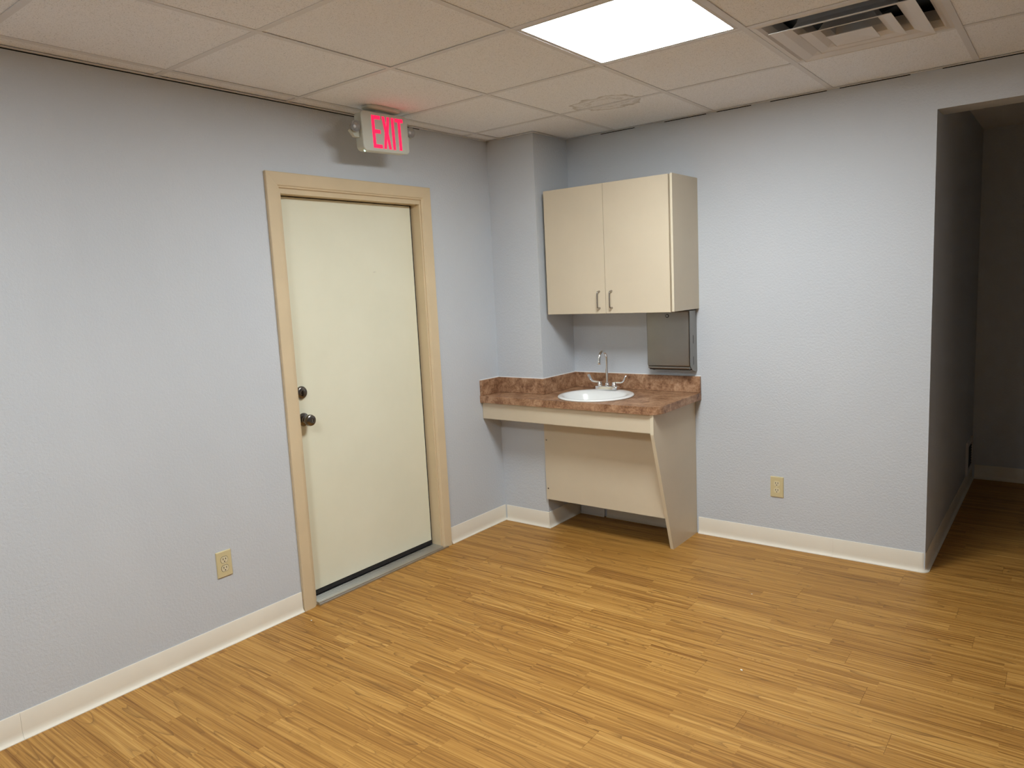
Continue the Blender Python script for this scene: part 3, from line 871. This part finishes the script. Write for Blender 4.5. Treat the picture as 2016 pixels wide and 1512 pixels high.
# ------------------------------------------------------------------ paper towel dispenser
def dispenser():
    x0, x1, z0, z1 = 0.928, 1.196, 0.990, 1.334
    t = tag(empty('paper_towel_dispenser', ((x0 + x1) / 2, 0, z0)), 'brushed steel paper towel dispenser under the wall cabinet', 'dispenser')
    # body: side profile with rounded lower back and cut nose
    def side(inset=0.0):
        pts = [(-0.001, z1), (-0.096, z1), (-0.096, z0 + 0.030), (-0.070, z0 + 0.006), (-0.045, z0 - 0.004), (-0.020, z0 - 0.010), (-0.001, z0 - 0.010)]
        return pts
    bm = B(); prism(bm, side(), 'x', x1 - 0.0015, x1); sp = obj('side_panel', bm, M['brushed'], t)
    for za, zb in ((1.145, 1.192), (1.022, 1.070)):
        bm = B(); prism(bm, rrect(-0.053, -0.049, za, zb, 0.0018, 3), 'x', x1 - 0.0003, x1 + 0.0006); obj('sight_slot', bm, M['slot'], sp)
    bm = B(); prism(bm, side(), 'x', x0, x0 + 0.0015); obj('side_panel', bm, M['brushed'], t)
    bm = B(); box(bm, x0 + 0.002, x1 - 0.002, -0.0025, -0.001, z0 - 0.010, z1); obj('back_plate', bm, M['brushed'], t)
    bm = B(); box(bm, x0 + 0.002, x1 - 0.002, -0.095, -0.003, z1 - 0.002, z1); obj('top_plate', bm, M['brushed'], t)
    bm = B(); box(bm, x0 + 0.003, x1 - 0.003, -0.090, -0.004, z0 + 0.030, z0 + 0.032); obj('inner_tray', bm, M['slot'], t)
    # front cover, slightly proud, with round edges
    bm = B()
    rows = []
    for g, y in ((0.0, -0.0965), (0.0, -0.100), (0.002, -0.1025), (0.006, -0.1035)):
        rows.append([bm.verts.new((x, y, z)) for x, z in rrect(x0 + 0.001 + g, x1 - 0.003 - g, z0 + 0.026 + g, z1 - 0.001 - g, 0.008, 4)])
    n = len(rows[0])
    for A, C in zip(rows, rows[1:]):
        for k in range(n): bm.faces.new((A[k], A[(k + 1) % n], C[(k + 1) % n], C[k]))
    bm.faces.new(rows[0]); bm.faces.new(rows[-1][::-1])
    fc = obj('front_cover', bm, M['brushed'], t, angle=35)
    # rolled lip below the cover
    bm = B(); tube(bm, [(x0 + 0.004, -0.0905, z0 + 0.0170), (x1 - 0.004, -0.0905, z0 + 0.0170)], 0.0085, 14); obj('rolled_lip', bm, M['brushed'], t, angle=50)
    bm = B(); box(bm, x0 + 0.004, x1 - 0.004, -0.082, -0.050, z0 + 0.002, z0 + 0.006); obj('bottom_lip', bm, M['rubber'], t)
    # lock
    lx, lz = 1.0625, 1.3075
    bm = B(); lathe(bm, [(0.0, 0.0), (0.0105, 0.0), (0.0105, 0.0025), (0.0085, 0.003), (0.0082, 0.0016), (0.0, 0.0016)], (lx, -0.1034, lz), '-y', 20); lk = obj('lock', bm, M['slot'], fc, angle=40)
    bm = B(); lathe(bm, [(0.0, 0.0), (0.0062, 0.0), (0.0062, 0.0015), (0.0, 0.0018)], (lx, -0.1048, lz), '-y', 16); obj('lock_core', bm, M['nickel'], lk, angle=40)
    bm = B(); box(bm, lx - 0.0009, lx + 0.0009, -0.1072, -0.1060, lz - 0.004, lz + 0.004); obj('keyhole', bm, M['slot'], lk)
dispenser()

# ------------------------------------------------------------------ electrical outlets
def outlet(loc, rz, label, dark_gap):
    t = tag(empty('electrical_outlet', (0, 0, 0)), label, 'outlet', group='ivory wall outlets')
    # built facing -y, then turned
    Mx = Matrix.Translation(loc) @ Matrix.Rotation(rz, 4, 'Z')
    def put(name, bm, m, par=t, **k):
        bmesh.ops.transform(bm, matrix=Mx, verts=bm.verts)
        return obj(name, bm, m, par, **k)
    bm = B()
    rows = []
    for g, y in ((0.0, -0.0005), (0.0, -0.003), (0.0025, -0.0062), (0.004, -0.0066)):
        rows.append([bm.verts.new((x, y, z)) for x, z in rrect(-0.036 + g, 0.036 - g, -0.0585 + g, 0.0585 - g, 0.002, 2)])
    n = len(rows[0])
    for A, C in zip(rows, rows[1:]):
        for k in range(n): bm.faces.new((A[k], A[(k + 1) % n], C[(k + 1) % n], C[k]))
    bm.faces.new(rows[0]); bm.faces.new(rows[-1][::-1])
    pl = put('cover_plate', bm, M['ivory'])
    for zc in (0.0195, -0.0195):
        def face(r, hw):
            pts = []
            for k in range(28):
                a = 2 * PI * k / 28
                pts.append((r * math.cos(a), zc + max(-hw, min(hw, r * math.sin(a)))))
            return pts
        bm = B(); prism(bm, face(0.0182, 0.0150), 'y', -0.0064, -0.0068); put('recess_ring', bm, M['slot'] if dark_gap else M['ivory'], pl)
        bm = B(); prism(bm, face(0.0168, 0.0137), 'y', -0.0064, -0.0078); rc = put('receptacle', bm, M['ivory_light'])
        for dx, hh in ((-0.0062, 0.0048), (0.0062, 0.0040)):
            bm = B(); box(bm, dx - 0.0014, dx + 0.0014, -0.0081, -0.0075, zc + 0.0035 - hh, zc + 0.0035 + hh); put('blade_slot', bm, M['slot'], rc)
        bm = B(); lathe(bm, [(0.0, 0.0), (0.0027, 0.0), (0.0027, 0.0005), (0.0, 0.0005)], (0, -0.0076, zc - 0.0078), '-y', 10); put('ground_slot', bm, M['slot'], rc)
    bm = B(); lathe(bm, [(0.0, 0.0), (0.003, 0.0), (0.0022, 0.0010), (0.0, 0.0012)], (0, -0.0066, 0), '-y', 10); put('cover_screw', bm, M['ivory_light'], pl)
    return t
outlet((0.0, -2.355, 0.373), PI / 2, 'ivory electrical outlet on the wall left of the door', True)
outlet((1.654, 0.0, 0.345), 0.0, 'ivory electrical outlet on the wall between sink and dark opening', False)

# ------------------------------------------------------------------ hallway wall grille
def hall_grille():
    y0, y1, z0, z1 = 1.615, 1.900, 0.105, 0.330
    t = tag(empty('wall_grille', (XE, (y0 + y1) / 2, z0)), 'pale framed air grille low on the dark hallway wall', 'vent')
    f = 0.030
    for a in ((y0, y1, z0, z0 + f), (y0, y1, z1 - f, z1), (y0, y0 + f, z0 + f, z1 - f), (y1 - f, y1, z0 + f, z1 - f)):
        bm = B(); box(bm, XE + 0.0002, XE + 0.014, a[0], a[1], a[2], a[3]); obj('frame_rail', bm, M['vent'], t)
    bm = B(); box(bm, XE + 0.0002, XE + 0.002, y0 + f, y1 - f, z0 + f, z1 - f); obj('back_plate', bm, M['slot'], t)
    k = z0 + f + 0.012
    while k < z1 - f - 0.006:
        bm = B(); prism(bm, [(XE + 0.003, k + 0.006), (XE + 0.004, k + 0.007), (XE + 0.011, k - 0.001), (XE + 0.010, k - 0.002)], 'y', y0 + f, y1 - f)
        obj('slat', bm, M['duct'], t); k += 0.018
hall_grille()

# ------------------------------------------------------------------ crumbs on the floor
def crumb(x, y, s, label):
    bm = bmesh.new(); bmesh.ops.create_icosphere(bm, subdivisions=1, radius=s)
    for v in bm.verts: v.co = Vector((v.co.x * random.uniform(0.7, 1.4), v.co.y * random.uniform(0.6, 1.1), v.co.z * 0.35))
    lo = min(v.co.z for v in bm.verts)
    for v in bm.verts: v.co.z -= lo
    o = obj('paper_crumb', bm, M['crumb']); o.location = (x, y, 0.0001)
    tag(o, label, 'crumb', group='white crumbs on the floor')
crumb(1.959, -1.382, 0.0055, 'largest white crumb lying in the middle of the plank floor')
crumb(0.123, -2.019, 0.0045, 'white crumb on the floor beside the left door casing')
crumb(1.753, -0.687, 0.0040, 'small white crumb on the floor in front of the sink side panel')
